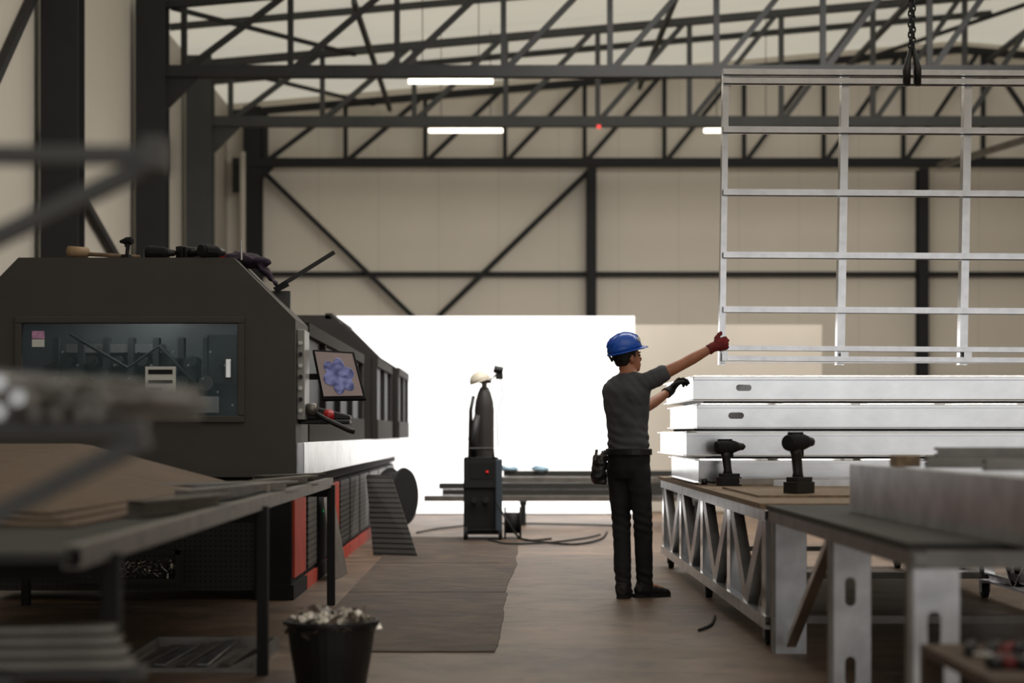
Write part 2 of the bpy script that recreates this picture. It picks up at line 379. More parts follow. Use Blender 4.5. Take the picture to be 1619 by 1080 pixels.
# ---------------------------------------------------------------- roll forming machine
mc=thing('forming_machine',(-2.4,12.6,0),'long dark grey roll forming machine with windowed housing','machine')
YF=12.55
def prof(zt,xs,xt=-1.75,zc=1.86): return [(-3.57,.82),(-3.57,zc),(-3.17,zt),(xt,zt),(xs,zc),(xs,.82)]
ho=[(x,z) for x,z in prof(2.27,-1.34)]
win=[(-3.145,1.225),(-3.145,1.835),(-1.72,1.835),(-1.72,1.225)]
plate('front_plate',ho,[win],.04,(0,YF,0),(1,0,0),(0,0,1),m_mach,mc)
b=B();P=prof(2.27,-1.34)
for i in range(5):
    (xa,za),(xb,zb)=P[i],P[i+1]
    b.slab([(xa,YF+.02,za),(xb,YF+.02,zb),(xb,13.35,zb),(xa,13.35,za)],-.02)
b.slab([(-3.57,YF+.02,.82),(-1.34,YF+.02,.82),(-1.34,13.35,.82),(-3.57,13.35,.82)],.02)
b.obj('housing_shell',m_mach,mc)
b=B()
for (xa,xb,za,zb) in((-3.19,-1.675,1.835,1.88),(-3.19,-1.675,1.18,1.225),(-3.19,-3.145,1.225,1.835),(-1.72,-1.675,1.225,1.835)): b.box(xa,xb,YF-.045,YF-.02,za,zb)
b.obj('viewing_frame',m_mach,mc,bevel=.006)
B().box(-3.145,-1.72,YF-.012,YF-.006,1.225,1.835).obj('viewing_glass',m_glass,mc)
b=B().box(-3.4,-1.45,13.2,13.25,1.0,2.1,3)
b.box(-3.0,-1.9,12.9,13.1,1.25,1.36,1).box(-2.95,-2.3,12.95,13.15,1.66,1.72,1).box(-1.98,-1.78,12.9,13.1,1.45,1.78,2).box(-2.25,-2.05,12.9,13.1,1.42,1.62,2)
for i in range(7): b.cyl((-3.0+i*.17,12.85,1.45),(-3.0+i*.17,13.1,1.45),.05,m=4).box(-3.03+i*.17,-2.99+i*.17,12.9,13,1.36,1.76,2).cyl((-2.93+i*.17,12.88,1.6),(-2.93+i*.17,13.1,1.6),.035,m=2)
for i in range(26): b.cyl((-3.05+i*.05,12.84,1.3+.45*((i*7)%5)/5),(-3.05+i*.05,12.88,1.3+.45*((i*7)%5)/5),.009,m=1,n=8)
b.tube([(-2.9,12.85,1.78),(-2.5,12.8,1.55),(-2.3,12.85,1.7),(-2.0,12.8,1.4)],.012,m=2)
b.obj('inner_mechanism',[m_machd,m_galv,m_steel2,m_rack,m_galvd],mc)
B().box(-1.80,-1.76,YF-.06,YF-.014,1.47,1.60).obj('access_latch',m_galv2,mc,bevel=.008)
B().box(-3.08,-3.0,YF-.02,YF-.012,1.735,1.785).box(-3.08,-3.0,YF-.02,YF-.012,1.68,1.73,1).obj('warning_sticker',[m_pink,m_whitep],mc)
B().box(-2.33,-2.13,YF-.03,YF-.012,1.35,1.55,0).box(-2.31,-2.15,YF-.035,YF-.03,1.50,1.53,1).box(-2.31,-2.15,YF-.035,YF-.03,1.44,1.46,1).box(-2.31,-2.22,YF-.035,YF-.03,1.38,1.41,1).obj('type_plate',[m_whitep,m_steel],mc)
pl=bpy.data.lights.new('housing_fill_light','POINT'); pl.energy=15; pl.shadow_soft_size=.05; pl.color=(.85,.95,1)  # point light added to brighten the mechanism behind the glass
po=bpy.data.objects.new('housing_fill_light',pl); scene.collection.objects.link(po); po.location=(-2.4,12.72,2.1)
def section(y0,y1,zt,xs,n,xt=-1.75):
    xi=xs-.03
    B().prism([(-3.5,1.05),(-3.5,1.8),(-3.1,zt-.03),(xt-.02,zt-.03),(xi,1.84),(xi,1.05)],'y',y0+.02,y1-.02).obj('housing_body',m_machd,mc)
    for y,w_ in((y0,.22),(y1-.08,.08)): B().prism([(-3.55,1.05),(-3.55,1.86),(-3.15,zt),(xt,zt),(xs,1.86),(xs,1.05)],'y',y,y+w_).obj('end_frame',m_mach2,mc)
    L=(y1-y0-.08)/n
    for i in range(n+1):
        y=y0+.04+i*L
        B().beam((xs,y,1.05),(xs,y,1.88),.05,.1,up=(0,1,0)).beam((xs,y,1.86),(xt,y,zt),.05,.06,up=(0,1,0)).obj('side_post',m_mach2,mc)
    B().box(xs-.03,xs+.035,y0,y1,1.80,1.89).obj('side_rail',m_mach2,mc)
    B().box(xs-.03,xs+.035,y0,y1,1.05,1.25).obj('side_rail',m_mach2,mc)
    B().box(xt-.04,xt+.03,y0,y1,zt-.04,zt+.02).obj('side_rail',m_mach2,mc)
    for i in range(n):
        y=y0+.04+i*L
        B().box(xs-.03,xs-.015,y+.05,y+L-.05,1.25,1.80).obj('glass_pane',m_pane,mc)
section(13.4,18.9,2.02,-1.37,4)
section(19.6,22.3,2.33,-1.28,2); section(22.5,25.0,2.2,-1.21,2)
B().box(-1.45,-1.29,12.6,25.0,.82,1.05).obj('steel_skirt',m_galv,mc,bevel=.006)
B().box(-3.5,-1.36,12.6,25.0,.74,.83).obj('machine_bed',m_machd,mc)
B().box(-3.4,-1.6,12.66,13.3,.06,.74).obj('perforated_front',m_perf,mc)
ys=[12.6,13.5,14.3,15.2,16.3,17.4,18.6,20,21.5,23,24.9]
for i in range(len(ys)-1):
    a,c=ys[i],ys[i+1]
    B().box(-1.62,-1.38,a+.03,c-.03,.1,.72).obj('base_cabinet',m_machd,mc)
    B().box(-1.38,-1.36,a+.08,c-.08,.14,.70).obj('cabinet_door',[m_red,m_perfs,m_machd,m_red,m_perfs][i%5] if i<5 else m_perfs,mc,bevel=.004)
    B().box(-1.62,-1.36,a,c-.02,.0,.1).obj('base_plinth',m_machd if i in(0,2) else m_red,mc)
B().box(-1.36,-1.35,14.75,14.79,.5,.53).obj('green_indicator',m_led,mc)
B().box(-1.34,-1.29,12.62,12.95,1.2,1.80).obj('control_box',m_knob,mc,bevel=.006)
for i in range(7): B().cyl((-1.315,12.6,1.26+i*.075),(-1.315,12.63,1.26+i*.075),.014).obj('push_button',m_black if i%2 else m_whitep,mc)
mon=B().slab([(-1.285,13.12,1.69),(-1.0,13.16,1.675),(-.90,12.95,1.345),(-1.195,12.91,1.34)],.03).obj('monitor',m_machd,mc,bevel=.006)
Q=[V((-1.267,13.088,1.672)),V((-1.012,13.124,1.658)),V((-.925,12.944,1.365)),V((-1.188,12.909,1.36))]
B().slab(Q,-.004).obj('monitor_screen',m_screen,mon)
qc=(Q[0]+Q[1]+Q[2]+Q[3])/4; qx=(Q[1]-Q[0]); qy=(Q[0]-Q[3]); qn=qx.cross(qy).normalized()
if qn.y>0: qn=-qn
b=B()
for k in range(6):
    a=k*math.pi/3+.3; c=qc-qy*.05+(qx*math.cos(a)*.2+qy*math.sin(a)*.18)+qn*(.006+.001*k)
    u=(qx*math.cos(a)*.24+qy*math.sin(a)*.24); v_=(qx*-math.sin(a)*.16+qy*math.cos(a)*.16)
    b.loft([(c,u,v_),(c+qn*.002,u*.95,v_*.95)],20)
b.obj('screen_flower',m_swirl,mon)
B().beam((-1.34,13.1,1.5),(-1.12,13.1,1.5),.04,.04).obj('monitor_arm',m_steel,mc)
b=B().box(-1.34,-1.0,12.75,12.95,1.17,1.2).prism([(-1.3,1.2),(-1.0,1.2),(-1.0,1.23),(-1.28,1.3)],'y',12.8,12.95)
b.obj('joystick_console',m_black,mc,bevel=.01)
B().cyl((-1.14,12.78,1.2),(-1.14,12.74,1.25),.035).obj('emergency_button',m_redg,mc,smooth=True)
B().tube([(-1.26,12.72,1.26),(-1.15,12.7,1.2),(-1.0,12.7,1.13),(-.97,12.72,1.12)],.018).tube([(-1.28,12.73,1.24+.03),(-1.22,12.71,1.27)],.04,m=1).obj('control_lever',[m_black,m_galvd],mc,smooth=True)
B().box(-2.85,-2.1,12.5,12.66,.12,.15).box(-2.85,-2.82,12.5,12.66,.15,.34).box(-2.13,-2.1,12.5,12.66,.15,.34).box(-2.85,-2.1,12.5,12.52,.31,.34).obj('scrap_drawer',m_steel2,mc)
b=B()
for i in range(150):
    x=random.uniform(-2.8,-2.15);z=random.uniform(.16,.26);y=random.uniform(12.53,12.63);d=V([random.uniform(-1,1) for _ in range(3)])*.02
    b.beam(V((x,y,z))-d,V((x,y,z))+d,.012,.004)
b.obj('metal_scrap',m_chips,mc,kind='stuff')

t=thing('mallet',(-2.75,12.8,2.29),'wooden mallet with pale rubber head lying down','mallet')
B().cyl((-2.88,12.72,2.33),(-2.78,12.82,2.33),.036).obj('mallet_head',m_tan,t,smooth=True)
B().cyl((-2.8,12.8,2.32),(-2.42,12.82,2.30),.014).obj('handle',m_wood,t,smooth=True)
def drill(loc,ang,lying=False,scale=1.,lab='black cordless drill driver standing on its battery',tilt=0,short=1.):
    t=thing('cordless_drill',(0,0,0),lab,'power drill','cordless drills')
    B().box(-.065,.085,-.045,.045,0,.06).box(-.05,.075,-.038,.038,.06,.085).box(.085,.09,-.03,.03,.01,.045,1).obj('battery',[m_black,m_steel2],t,bevel=.008)
    B().loft([((.0,0,.07),(.038,0,0),(0,.03,0)),((.0,0,.11),(.028,0,0),(0,.024,0)),((-.012,0,.2),(.031,0,0),(0,.026,0)),((-.02,0,.235),(.04,0,0),(0,.032,0))],14).obj('handle',m_black,t,smooth=True)
    B().tube([(-.09,0,.262),(-.085,0,.262),(-.06,0,.265),(.0,0,.266),(.005,0,.266),(.04,0,.268),(.065,0,.268),(.07,0,.268)],[.02,.04,.047,.047,.043,.043,.036,.028],18).box(-.07,.03,-.012,.012,.305,.32).obj('motor_body',m_machd,t)
    B().tube([(.066,0,.268),(.07,0,.268),(.085,0,.268),(.087,0,.268),(.115,0,.268),(.13*short,0,.268)],[.024,.03,.03,.025,.024,.012],16).obj('chuck',m_black,t)
    B().box(.02,.04,-.01,.01,.19,.23).obj('trigger',m_machd,t,bevel=.003)
    t.location=loc; t.rotation_euler=(math.pi/2 if lying else 0,tilt,ang); t.scale=(scale,)*3
    return t
drill((-2.5,12.78,2.27),2.6,False,.5,'small black cordless tool standing on the machine roof')
drill((-2.35,12.9,2.315),.3,True,.95,'black cordless drill lying on the machine roof')
drill((-2.12,12.75,2.315),.9,True,1.,'black cordless drill lying on the machine roof')
B().tube([(-1.98,12.8,2.29),(-1.93,12.8,2.315),(-1.88,12.8,2.315),(-1.85,12.8,2.3)],[.02,.035,.035,.015]).obj('red_cap',m_redg,smooth=True,label='small red plastic cap on the machine roof',category='cap')
B().cyl((-1.72,12.7,2.27),(-1.72,12.7,2.4),.008).obj('threaded_rod',m_galv,label='short upright steel pin on the machine roof',category='rod')
b=B().ell((-1.73,12.95,2.29),(.18,0,-.01),(0,.13,0),(0,0,.05)); b.ell((-1.6,12.95,2.22),(.1,0,-.1),(0,.1,0),(0,0,.035))
b.remesh('cloth',m_purple,.012,None,3,.02,12,label='crumpled dark purple cloth draped over the roof edge',category='cloth')
t=thing('pry_bar',(-1.35,13.2,2.1),'black flat bar sticking up from the sloping housing','bar')
B().beam((-1.53,13.15,2.12),(-1.14,13.2,2.37),.025,.03).obj('bar_shaft',m_black,t,bevel=.004)
B().beam((-1.55,13.15,2.1),(-1.46,13.16,2.15),.05,.04).obj('bar_grip',m_rubber,t)

for i,(x,y) in enumerate(((0,0),(-.06,.9))):
    B().slab([(-1.13+x,17.2+y,.002),(-.72+x,17.0+y,.002),(-.98+x,17.5+y,.70),(-1.22+x,17.6+y,.70)],.012).obj('steel_plate',m_perfs,label='grey slotted steel plate leaning against the machine',category='plate',group='leaning plates')
B().slab([(-1.25,14.3,.002),(-1.2,14.95,.002),(-1.31,14.95,.62),(-1.33,14.3,.62)],.012).obj('steel_plate',m_galvd,label='dull steel plate leaning against the machine cabinets',category='plate',group='leaning plates')
t=thing('hose_reel',(-1.0,20,0),'large black round hose reel beside the machine','hose reel')
ax=V((.9,-.43,0)).normalized(); rc=V((-1.07,20,.44))
B().tube([rc+ax*a for a in(-.10,-.08,-.07,.07,.08,.10)],[.3,.31,.26,.26,.31,.3],32).obj('reel_drum',m_rubber,t,smooth=False)
B().box(-1.2,-.94,19.85,20.15,0,.03).beam((-1.07,20,.02),(-1.07,20,.2),.06,.06).obj('reel_stand',m_black,t)

# ---------------------------------------------------------------- left table
lt=thing('steel_table',(-1.9,8.7,0),'long low steel work table with pale metal edge profile','table')
B().box(-3.1,-1.1,4.9,12.3,.775,.80).obj('table_top',m_steel2,lt)
B().chan((-1.075,4.9,.79),(-1.075,12.35,.79),.06,.05,(0,0,1),(-1,0,0)).obj('edge_profile',m_galvd,lt)
for y in(5.3,8.7,12.25):
    for x in(-1.08,-3.05): B().box(x-.025,x+.025,y-.03,y+.03,0,.775).obj('leg',m_steel,lt,bevel=.003)
    B().box(-3.05,-1.08,y-.02,y+.02,.70,.76).obj('cross_rail',m_steel,lt)
for i in range(3):
    def fn(u,v,i=i):
        x=-3.05+(1.66-.07*i)*u; y=6.2+.15*i+3.5*v
        fall=max(0,(u-.52)/.48)
        z=.812+.014*i+.215*v*(1-fall)
        return (x+.16*v*u,y,z)
    B().sheet(fn,24,16,.008).obj('brown_board',m_brown,label='large thin brown sheet propped in a slope on the table',category='board',group='brown sheets on the table')
B().beam((-2.9,9.2,.87),(-2.4,9.25,.87),.2,.13).obj('wooden_block',m_wood,label='wooden block propping up the brown sheets',category='block')
for (x0,x1,y,z,dy,mm) in((-1.40,-1.10,8.2,.835,1.6,m_galv),(-1.3,-1.12,9.9,.835,1.2,m_galvd),(-1.45,-1.15,11.2,.83,.7,m_galvd),(-1.35,-1.14,6.9,.835,.8,m_galvd)):
    B().chan((x0,y,z+.001),(x1,y+dy,z+.001),.06,.07,(0,0,1),(.9,-.2,0),lip=.01).obj('metal_profile',mm,label='short galvanised channel profile lying on the table',category='metal profile',group='profiles on the table')
B().chan((-1.62,8.9,.84),(-1.14,9.5,.84),.07,.06,(0,0,1),(.4,-1,0),lip=.012).obj('metal_profile',m_galv2,label='bright galvanised channel profile lying across the table edge',category='metal profile',group='profiles on the table')

# ---------------------------------------------------------------- near left rack
rk=thing('storage_rack',(-1.15,3.6,0),'grey steel cantilever rack with arms','rack')
B().box(-1.3,-1.22,3.5,3.6,0.04,1.75).box(-1.4,-1.1,3.3,3.8,0,.04).obj('upright_post',m_rack,rk)
B().beam((-1.25,3.55,1.63),(-.64,3.55,1.63),.05,.032).obj('rack_arm',m_rack,rk)
B().beam((-1.25,3.56,1.33),(-.64,3.56,1.62),.05,.032).obj('diagonal_strut',m_rack,rk)
B().beam((-1.25,3.55,1.12),(-.66,3.55,1.12),.06,.03).obj('rack_arm',m_rack,rk)
B().beam((-1.25,3.56,.80),(-.66,3.56,1.1),.05,.035).obj('diagonal_strut',m_rack,rk)
B().beam((-1.25,4.85,.5),(-.9,4.85,.5),.06,.03).box(-1.29,-1.23,4.8,4.9,0,.5).obj('rack_arm',m_rack,rk)
B().box(-.66,-.62,3.5,3.6,1.6,1.66).obj('end_cap',m_rack,rk)
for i in range(30):
    r_=i//10; z=1.148+.026*r_
    x=-1.1+.042*(i%10)+.018*(r_%2)
    B().cyl((x,3.35+random.uniform(0,.2),z),(x+.04,4.3,z),.0115,n=10).obj('metal_tube',m_galv2 if (i*7)%5==0 else m_galvd,smooth=False,label='thin galvanised tube stored on the rack arm',category='metal tube',group='tubes on the rack')
for i,(x0,x1,z) in enumerate(((-1.2,-.60,1.232),(-1.2,-.66,1.25))):
    B().beam((x0,3.7+.1*i,z),(x1,3.7+.1*i,z-.05),.04,.01).obj('metal_bar',m_galvd,label='galvanised flat bar lying across stored profiles',category='metal bar',group='bars on the rack')
for i in range(4):
    B().beam((-1.45,4.75+.07*i,.53+.022*i),(-.92-.03*i,4.8+.07*i,.53+.022*i),.1,.012).obj('metal_strip',m_galvd,label='dull galvanised strip stacked low on the rack',category='metal strip',group='strips on the rack')

def bucket(x,y,r,h,n,lab):
    t=thing('bucket',(x,y,0),lab,'bucket')
    rings=[(.0,.76),(.01,.78),(.5,.9),(.93,.98),(.94,1.07),(1,1.07),(1,.99),(.93,.95),(.1,.74),(.09,.1)]
    B().loft([((x,y,a*h),(b_*r,0,0),(0,b_*r,0)) for a,b_ in rings],32).obj('bucket_body',m_black,t,smooth=False,bevel=0)
    if n:
        b=B()
        for i in range(n):
            a=random.uniform(0,6.28);q=r*.85*math.sqrt(random.random());p=V((x+q*math.cos(a),y+q*math.sin(a),h*random.uniform(.85,1.08)))
            d=V([random.uniform(-1,1),random.uniform(-1,1),random.uniform(-.5,.6)]).normalized()*random.uniform(.02,.065)
            b.beam(p-d,p+d,random.uniform(.015,.045),.003,up=(random.uniform(-1,1),random.uniform(-1,.3),1))
        b.obj('metal_offcuts',m_chips,label='pile of shiny metal offcuts filling a black bucket',category='metal scrap',kind='stuff')
bucket(-.74,8.4,.2,.285,200,'black plastic bucket heaped with metal offcuts')
t=thing('scrap_tray',(-1.35,8.9,0),'shallow grey tray holding metal strips on the floor','tray')
B().box(-1.75,-1.12,8.8,9.7,.0,.02).box(-1.75,-1.73,8.8,9.7,.02,.07).box(-1.14,-1.12,8.8,9.7,.02,.07).box(-1.73,-1.14,9.68,9.7,.02,.07).obj('tray_body',m_galvd,t)
for i in range(5):
    x=-1.68+.1*i; B().beam((x,8.85,.03),(x+random.uniform(.02,.1),9.6,.035+.008*i),.05,.008).obj('metal_strip',m_galv if i%2 else m_galvd,label='thin offcut strip lying in the floor tray',category='metal strip',group='strips in the tray')

# ---------------------------------------------------------------- right truss table
rt=thing('truss_workbench',(2.35,12.6,0),'long galvanised lattice workbench on casters with chipboard top','workbench')
B().box(1.34,3.36,9.7,15.9,.722,.75).obj('worktop',m_wood,rt)
for x,f in((1.36,1),(3.34,-1)):
    B().chan((x,9.7,.69),(x,15.9,.69),.065,.06,(0,0,1),(f,0,0)).obj('top_rail',m_galv,rt)
    B().chan((x,9.7,.14),(x,15.9,.14),.065,.06,(0,0,1),(f,0,0)).obj('bottom_rail',m_galv,rt)
    ny=5
    st=6.0/(ny-1)
    for i in range(ny):
        y=9.8+i*st
        B().chan((x+f*.01,y,.165),(x+f*.01,y,.665),.15,.07,(0,1,0),(f,0,0)).obj('upright',m_galv2,rt)
        if i<ny-1:
            B().chan((x+f*.012,y+.1,.66),(x+f*.012,y+st/2,.18),.12,.06,(0,1,1),(f,0,0)).obj('diagonal_strut',m_galv,rt)
            B().chan((x+f*.014,y+st/2,.18),(x+f*.014,y+st-.1,.66),.12,.06,(0,1,-1),(f,0,0)).obj('diagonal_strut',m_galv,rt)
for y in(9.8,15.8,12.8): B().box(1.4,3.3,y-.03,y+.03,.13,.17).box(1.4,3.3,y-.03,y+.03,.66,.71).obj('cross_rail',m_galvd,rt)
for y in(9.95,12.8,15.6):
    for x in(1.42,3.28):
        c=B().box(x-.03,x+.03,y-.03,y+.03,.1,.115).box(x-.032,x-.026,y-.03,y+.03,.04,.1).box(x+.026,x+.032,y-.03,y+.03,.04,.1).obj('caster',m_galvd,rt)
        B().cyl((x-.02,y,.05),(x+.02,y,.05),.049).obj('wheel',m_rubber,c,smooth=False)
for i in range(4):
    z0=.752+.195*i; h=.176; x0=1.345+[.04,-.05,.03,0][i]; x1=5.0; yf=13.3+[.02,-.03,.03,0][i]; yb=15.4
    s=thing('steel_floor_panel',((x0+x1)/2,14.3,z0),'galvanised steel framed panel with slotted deep channel edges','steel panel','stacked steel panels on the workbench')
    out=[(x0+.02,z0),(x1,z0),(x1,z0+h),(x0+.02,z0+h)]
    holes=[[(p[0]+hx,p[1]+z0+h*.52) for p in rrect(.11,.045)] for hx in ([1.72,1.70,1.67,1.72][i],)]
    plate('front_web',out,holes if i>1 else [],.004,(0,yf,0),(1,0,0),(0,0,1),m_galv2,s)
    B().slab([(x0+.02,yf-.05,z0+h-.012),(x1,yf-.05,z0+h-.012),(x1,yf,z0+h),(x0+.02,yf,z0+h)],.003).box(x0+.02,x1,yf-.052,yf-.049,z0+h-.03,z0+h-.012).slab([(x0+.02,yf-.03,z0+.004),(x1,yf-.03,z0+.004),(x1,yf,z0+.01),(x0+.02,yf,z0+.01)],.003).obj('edge_flange',m_galv2,s)
    b=B().chan((x0+.02,yf,z0+h/2),(x0+.02,yb,z0+h/2),h-.004,.06,(0,0,1),(1,0,0))
    b.box(x0-.005,x0+.02,yf,yb,z0+h-.012,z0+h-.006).box(x0-.005,x0+.02,yf,yb,z0+.006,z0+.012)
    b.obj('end_channel',m_galv2,s)
    B().chan((x1,yf,z0+h/2),(x1,yb,z0+h/2),h-.004,.06,(0,0,1),(-1,0,0)).obj('end_channel',m_galv,s)
    B().chan((x0+.02,yb,z0+h/2),(x1,yb,z0+h/2),h-.004,.06,(0,0,1),(0,-1,0)).obj('rear_channel',m_galv,s)
    for k in range(6): B().chan((x0+.6*(k+1),yf+.07,z0+h/2),(x0+.6*(k+1),yb-.07,z0+h/2),h-.01,.05,(0,0,1),(1,0,0)).obj('joist',m_galv,s)
    if i<3:
        for yy in(yf+.3,yb-.3): B().box(x0+.1,x1-.1,yy-.03,yy+.03,z0+h,z0+.195).obj('spacer_batten',m_steel2,s)
drill((1.565,12.95,.75),.35,False,1.0,'black cordless impact driver standing on the bench')
drill((1.72,10.9,.765),.75,False,1.1,'black cordless drill driver standing on the bench edge',short=.95)
for i,(x,y,l,a) in enumerate(((1.62,12.75,.4,.1),(1.8,12.4,.5,-.05),(2.2,12.6,.6,.05))):
    B().chan((x,y,.785),(x+l,y+a,.785),.04,.03,(0,0,1),(0,1,0)).obj('metal_strip',m_galv,label='short galvanised channel offcut on the bench top',category='metal strip',group='offcuts on the bench')
B().box(1.45,3.2,10.6,12.3,.751,.763).obj('chipboard_sheet',m_wood,label='brown chipboard sheet lying on the bench',category='board')
B().cyl((1.40,13.1,.775),(1.44,13.1,.775),.022).cyl((1.44,13.1,.775),(1.5,13.1,.77),.008).obj('screwdriver',m_black,smooth=True,label='short black screwdriver on the bench',category='screwdriver')

# near right bench
nb=thing('stud_workbench',(2.3,8,0),'galvanised workbench with wide slotted stud legs','workbench')
B().box(1.36,3.3,6.3,9.64,.72,.745).obj('bench_top',m_steel2,nb)
B().chan((1.37,6.3,.69),(1.37,9.64,.69),.055,.05,(0,0,1),(1,0,0)).obj('top_rail',m_galvd,nb)
B().chan((1.38,6.3,.69),(3.3,6.3,.69),.06,.05,(0,0,1),(0,1,0)).obj('end_rail',m_galvd,nb)
for y in(9.55,7.9,6.38):
    for xo in(0,1.7):
        x=1.465+xo
        hs=[[(p[1]+x,p[0]+z) for p in rrect(.12,.045)] for z in((.45,.12) if y!=9.55 else ())]
        lg=plate('leg',[(x-.085,0),(x+.085,0),(x+.085,.718),(x-.085,.718)],hs,.004,(0,y,0),(1,0,0),(0,0,1),m_galv,nb)
        B().box(x-.087,x-.083,y,y+.05,0,.718).box(x+.083,x+.087,y,y+.05,0,.718).box(x-.087,x-.07,y-.008,y-.002,0,.718).obj('leg_flange',m_galvd,lg)
B().chan((1.45,8.1,.7),(1.45,9.4,.05),.05,.04,(1,0,0),(0,0,1)).obj('diagonal_brace',m_galv2,nb)
B().chan((1.62,8.75,.856),(1.68,5.6,.856),.22,.09,(0,0,1),(1,0,0),lip=.02).obj('galvanised_beam',m_galv,label='heavy galvanised channel beam lying along the bench',category='metal beam',group='beams on the near bench')
B().chan((1.95,8.8,.84),(2.05,5.8,.84),.18,.09,(0,0,1),(1,0,0),lip=.02).obj('galvanised_beam',m_galv,label='galvanised channel beam lying along the bench',category='metal beam',group='beams on the near bench')
for (y,z,x0) in((8.4,.99,1.9),(7.6,.99,1.72),(7.0,.99,1.8),(8.0,1.03,1.85)):
    B().chan((x0,y,z),(3.3,y+.1,z),.04,.06,(0,0,1),(0,1,0)).obj('metal_stud',m_galvd,label='galvanised stud lying across the channel beams',category='metal stud',group='studs on the near bench')
B().box(1.68,1.78,8.0,8.15,.968,1.015).obj('wooden_block',m_wood,bevel=.003,label='small wooden block on the beam',category='block')
t=thing('low_stand',(1.9,5.5,0),'low wooden stand with plank top','stand')
B().box(1.3,2.6,5.0,5.85,.43,.46).obj('stand_top',m_mat,t)
for x in(1.33,2.57):
    for y in(5.03,5.82): B().box(x-.03,x+.03,y-.03,y+.03,0,.43).obj('leg',m_mat,t)
for i in range(14):
    x=1.36+.05*(i%7)+random.uniform(-.01,.01);y=5.2+.3*(i//7)+random.uniform(-.03,.03); a=random.uniform(-.6,.9)
    h=thing('screwdriver',(x,y,.46),'hand tool with %s handle lying on the wooden stand'%('dark red' if i%4==1 else 'black'),'screwdriver','tools on the wooden stand')
    ca,sa=math.cos(a),math.sin(a); zz=.480
    B().cyl((x,y,zz),(x+.11*sa,y+.11*ca,zz),.019,n=12).obj('handle',m_reddk if i%4==1 else m_black,h,smooth=True)
    B().cyl((x+.11*sa,y+.11*ca,zz),(x+.24*sa,y+.24*ca,zz),.007,n=8).obj('blade',m_galv,h)
B().box(1.75,2.3,5.3,5.6,.462,.51).obj('wooden_block',m_wood,label='rough wooden offcut lying on the stand',category='block')

# ---------------------------------------------------------------- suspended frame
YP=12.9
fr=thing('steel_wall_frame',(2.8,YP,1.58),'light galvanised stud wall frame hanging from a chain','steel frame')
XA,XB=1.515,4.1; ZT=3.575
def hz(z,mat=m_frame,nm='horizontal_rail',f=.05,dx=0): 
    B().chan((XA+.01,YP,z+.006),(XB,YP-.02,z-.012),.09,f,(0,1,0),(0,0,-1),lip=.012).obj(nm,mat,fr)
for z in(3.575,3.515): hz(z,m_frame,'top_rail',.036)
for z in(1.70,1.63): hz(z,m_frame,'bottom_rail',.034)
for z in(3.185,2.76,2.335,1.965): hz(z,f=.04)
B().box(XA+.0,XB,YP-.03,YP-.02,1.585,1.592).obj('bottom_lip',m_frame,fr)
for x in(XA+.02,2.345-.0,3.18,XB-.02):
    w=.04 if x<1.6 else .052
    xo=-.035*(1 if x>1.6 else .8)
    B().chan((x+xo/2,YP-.0,1.575),(x-xo/2,YP,3.58),w,.09,(1,0,0),(0,1,0),lip=0).box(x-w/2,x+w/2,YP-.052,YP-.05,1.60,1.66).obj('vertical_stud',m_frame,fr)
t=thing('lifting_chain',(2.8,YP,3.6),'dark chain sling hooked over the frame top rail','lifting chain')
b=B()
for k in range(int((7.7-3.7)/.036)):
    z=3.70+k*.036
    for ox in(-.012,.012):
        if (k+(ox>0))%2: b.tube([(2.8+ox+.011*math.cos(a),YP-.05,z+.024*math.sin(a)) for a in[i*math.pi/4 for i in range(9)]],.0065,6)
        else: b.tube([(2.8+ox,YP-.05+.011*math.cos(a),z+.024*math.sin(a)) for a in[i*math.pi/4 for i in range(9)]],.0065,6)
b.obj('chain',m_black,t)
for sx in(-1,1): B().tube([(2.8+.008*sx,YP-.05,3.72),(2.8+.025*sx,YP-.06,3.64),(2.8+.036*sx,YP-.065,3.58),(2.8+.036*sx,YP-.065,3.46)],[.014,.018,.026,.024]).obj('sling_hook',m_black,t,smooth=True)

# ---------------------------------------------------------------- welder cart
wx,wy=-.17,19.8
t=thing('welding_machine',(wx,wy,0),'black and blue-grey welding machine on wheels','welding machine')
B().box(-.36,.0,19.62,20.1,.12,.86).obj('cabinet',m_machd,t,bevel=.015)
B().box(-.03,.04,19.58,20.05,.1,.84).obj('side_panel',m_bluew,t,bevel=.01)
B().box(-.35,-.01,19.6,19.62,.55,.84).box(-.3,-.05,19.59,19.6,.64,.8,1).obj('front_panel',[m_black,m_machd],t)
B().box(-.125,-.105,19.57,19.59,.705,.72).obj('red_display',m_redled,t)
for x in(-.25,-.13): B().cyl((x,19.54,.42),(x,19.62,.42),.03).obj('cable_socket',m_black,t)
B().tube([(-.3,19.62,.86),(-.3,19.6,.95),(-.05,19.6,.95),(-.05,19.62,.86)],.014).obj('handle',m_black,t)
for x in(-.34,.02):
    for y in(19.65,20.05): B().cyl((x-.02,y,.075),(x+.02,y,.075),.074).obj('wheel',m_rubber,t)
B().box(-.34,.02,19.62,20.35,.1,.13).cyl((-.34,19.65,.075),(.02,19.65,.075),.015).cyl((-.34,20.05,.075),(.02,20.05,.075),.015).obj('cart_base',m_steel,t)
t=thing('gas_cylinder',(-.15,20.22,.13),'dark grey tall gas cylinder strapped behind the welder','gas cylinder')
B().tube([(-.15,20.22,.135),(-.15,20.22,.16),(-.15,20.22,1.36),(-.15,20.22,1.45),(-.15,20.22,1.54),(-.15,20.22,1.6)],[.1,.105,.105,.095,.07,.045],24).obj('cylinder_body',m_cyl,t,smooth=True)
B().cyl((-.15,20.22,1.6),(-.15,20.22,1.68),.03).cyl((-.2,20.22,1.66),(-.08,20.18,1.66),.02).obj('valve',m_galvd,t)
t=thing('welding_torch_stand',(-.29,19.85,.86),'black upright holder with hanging torch cable','torch holder')
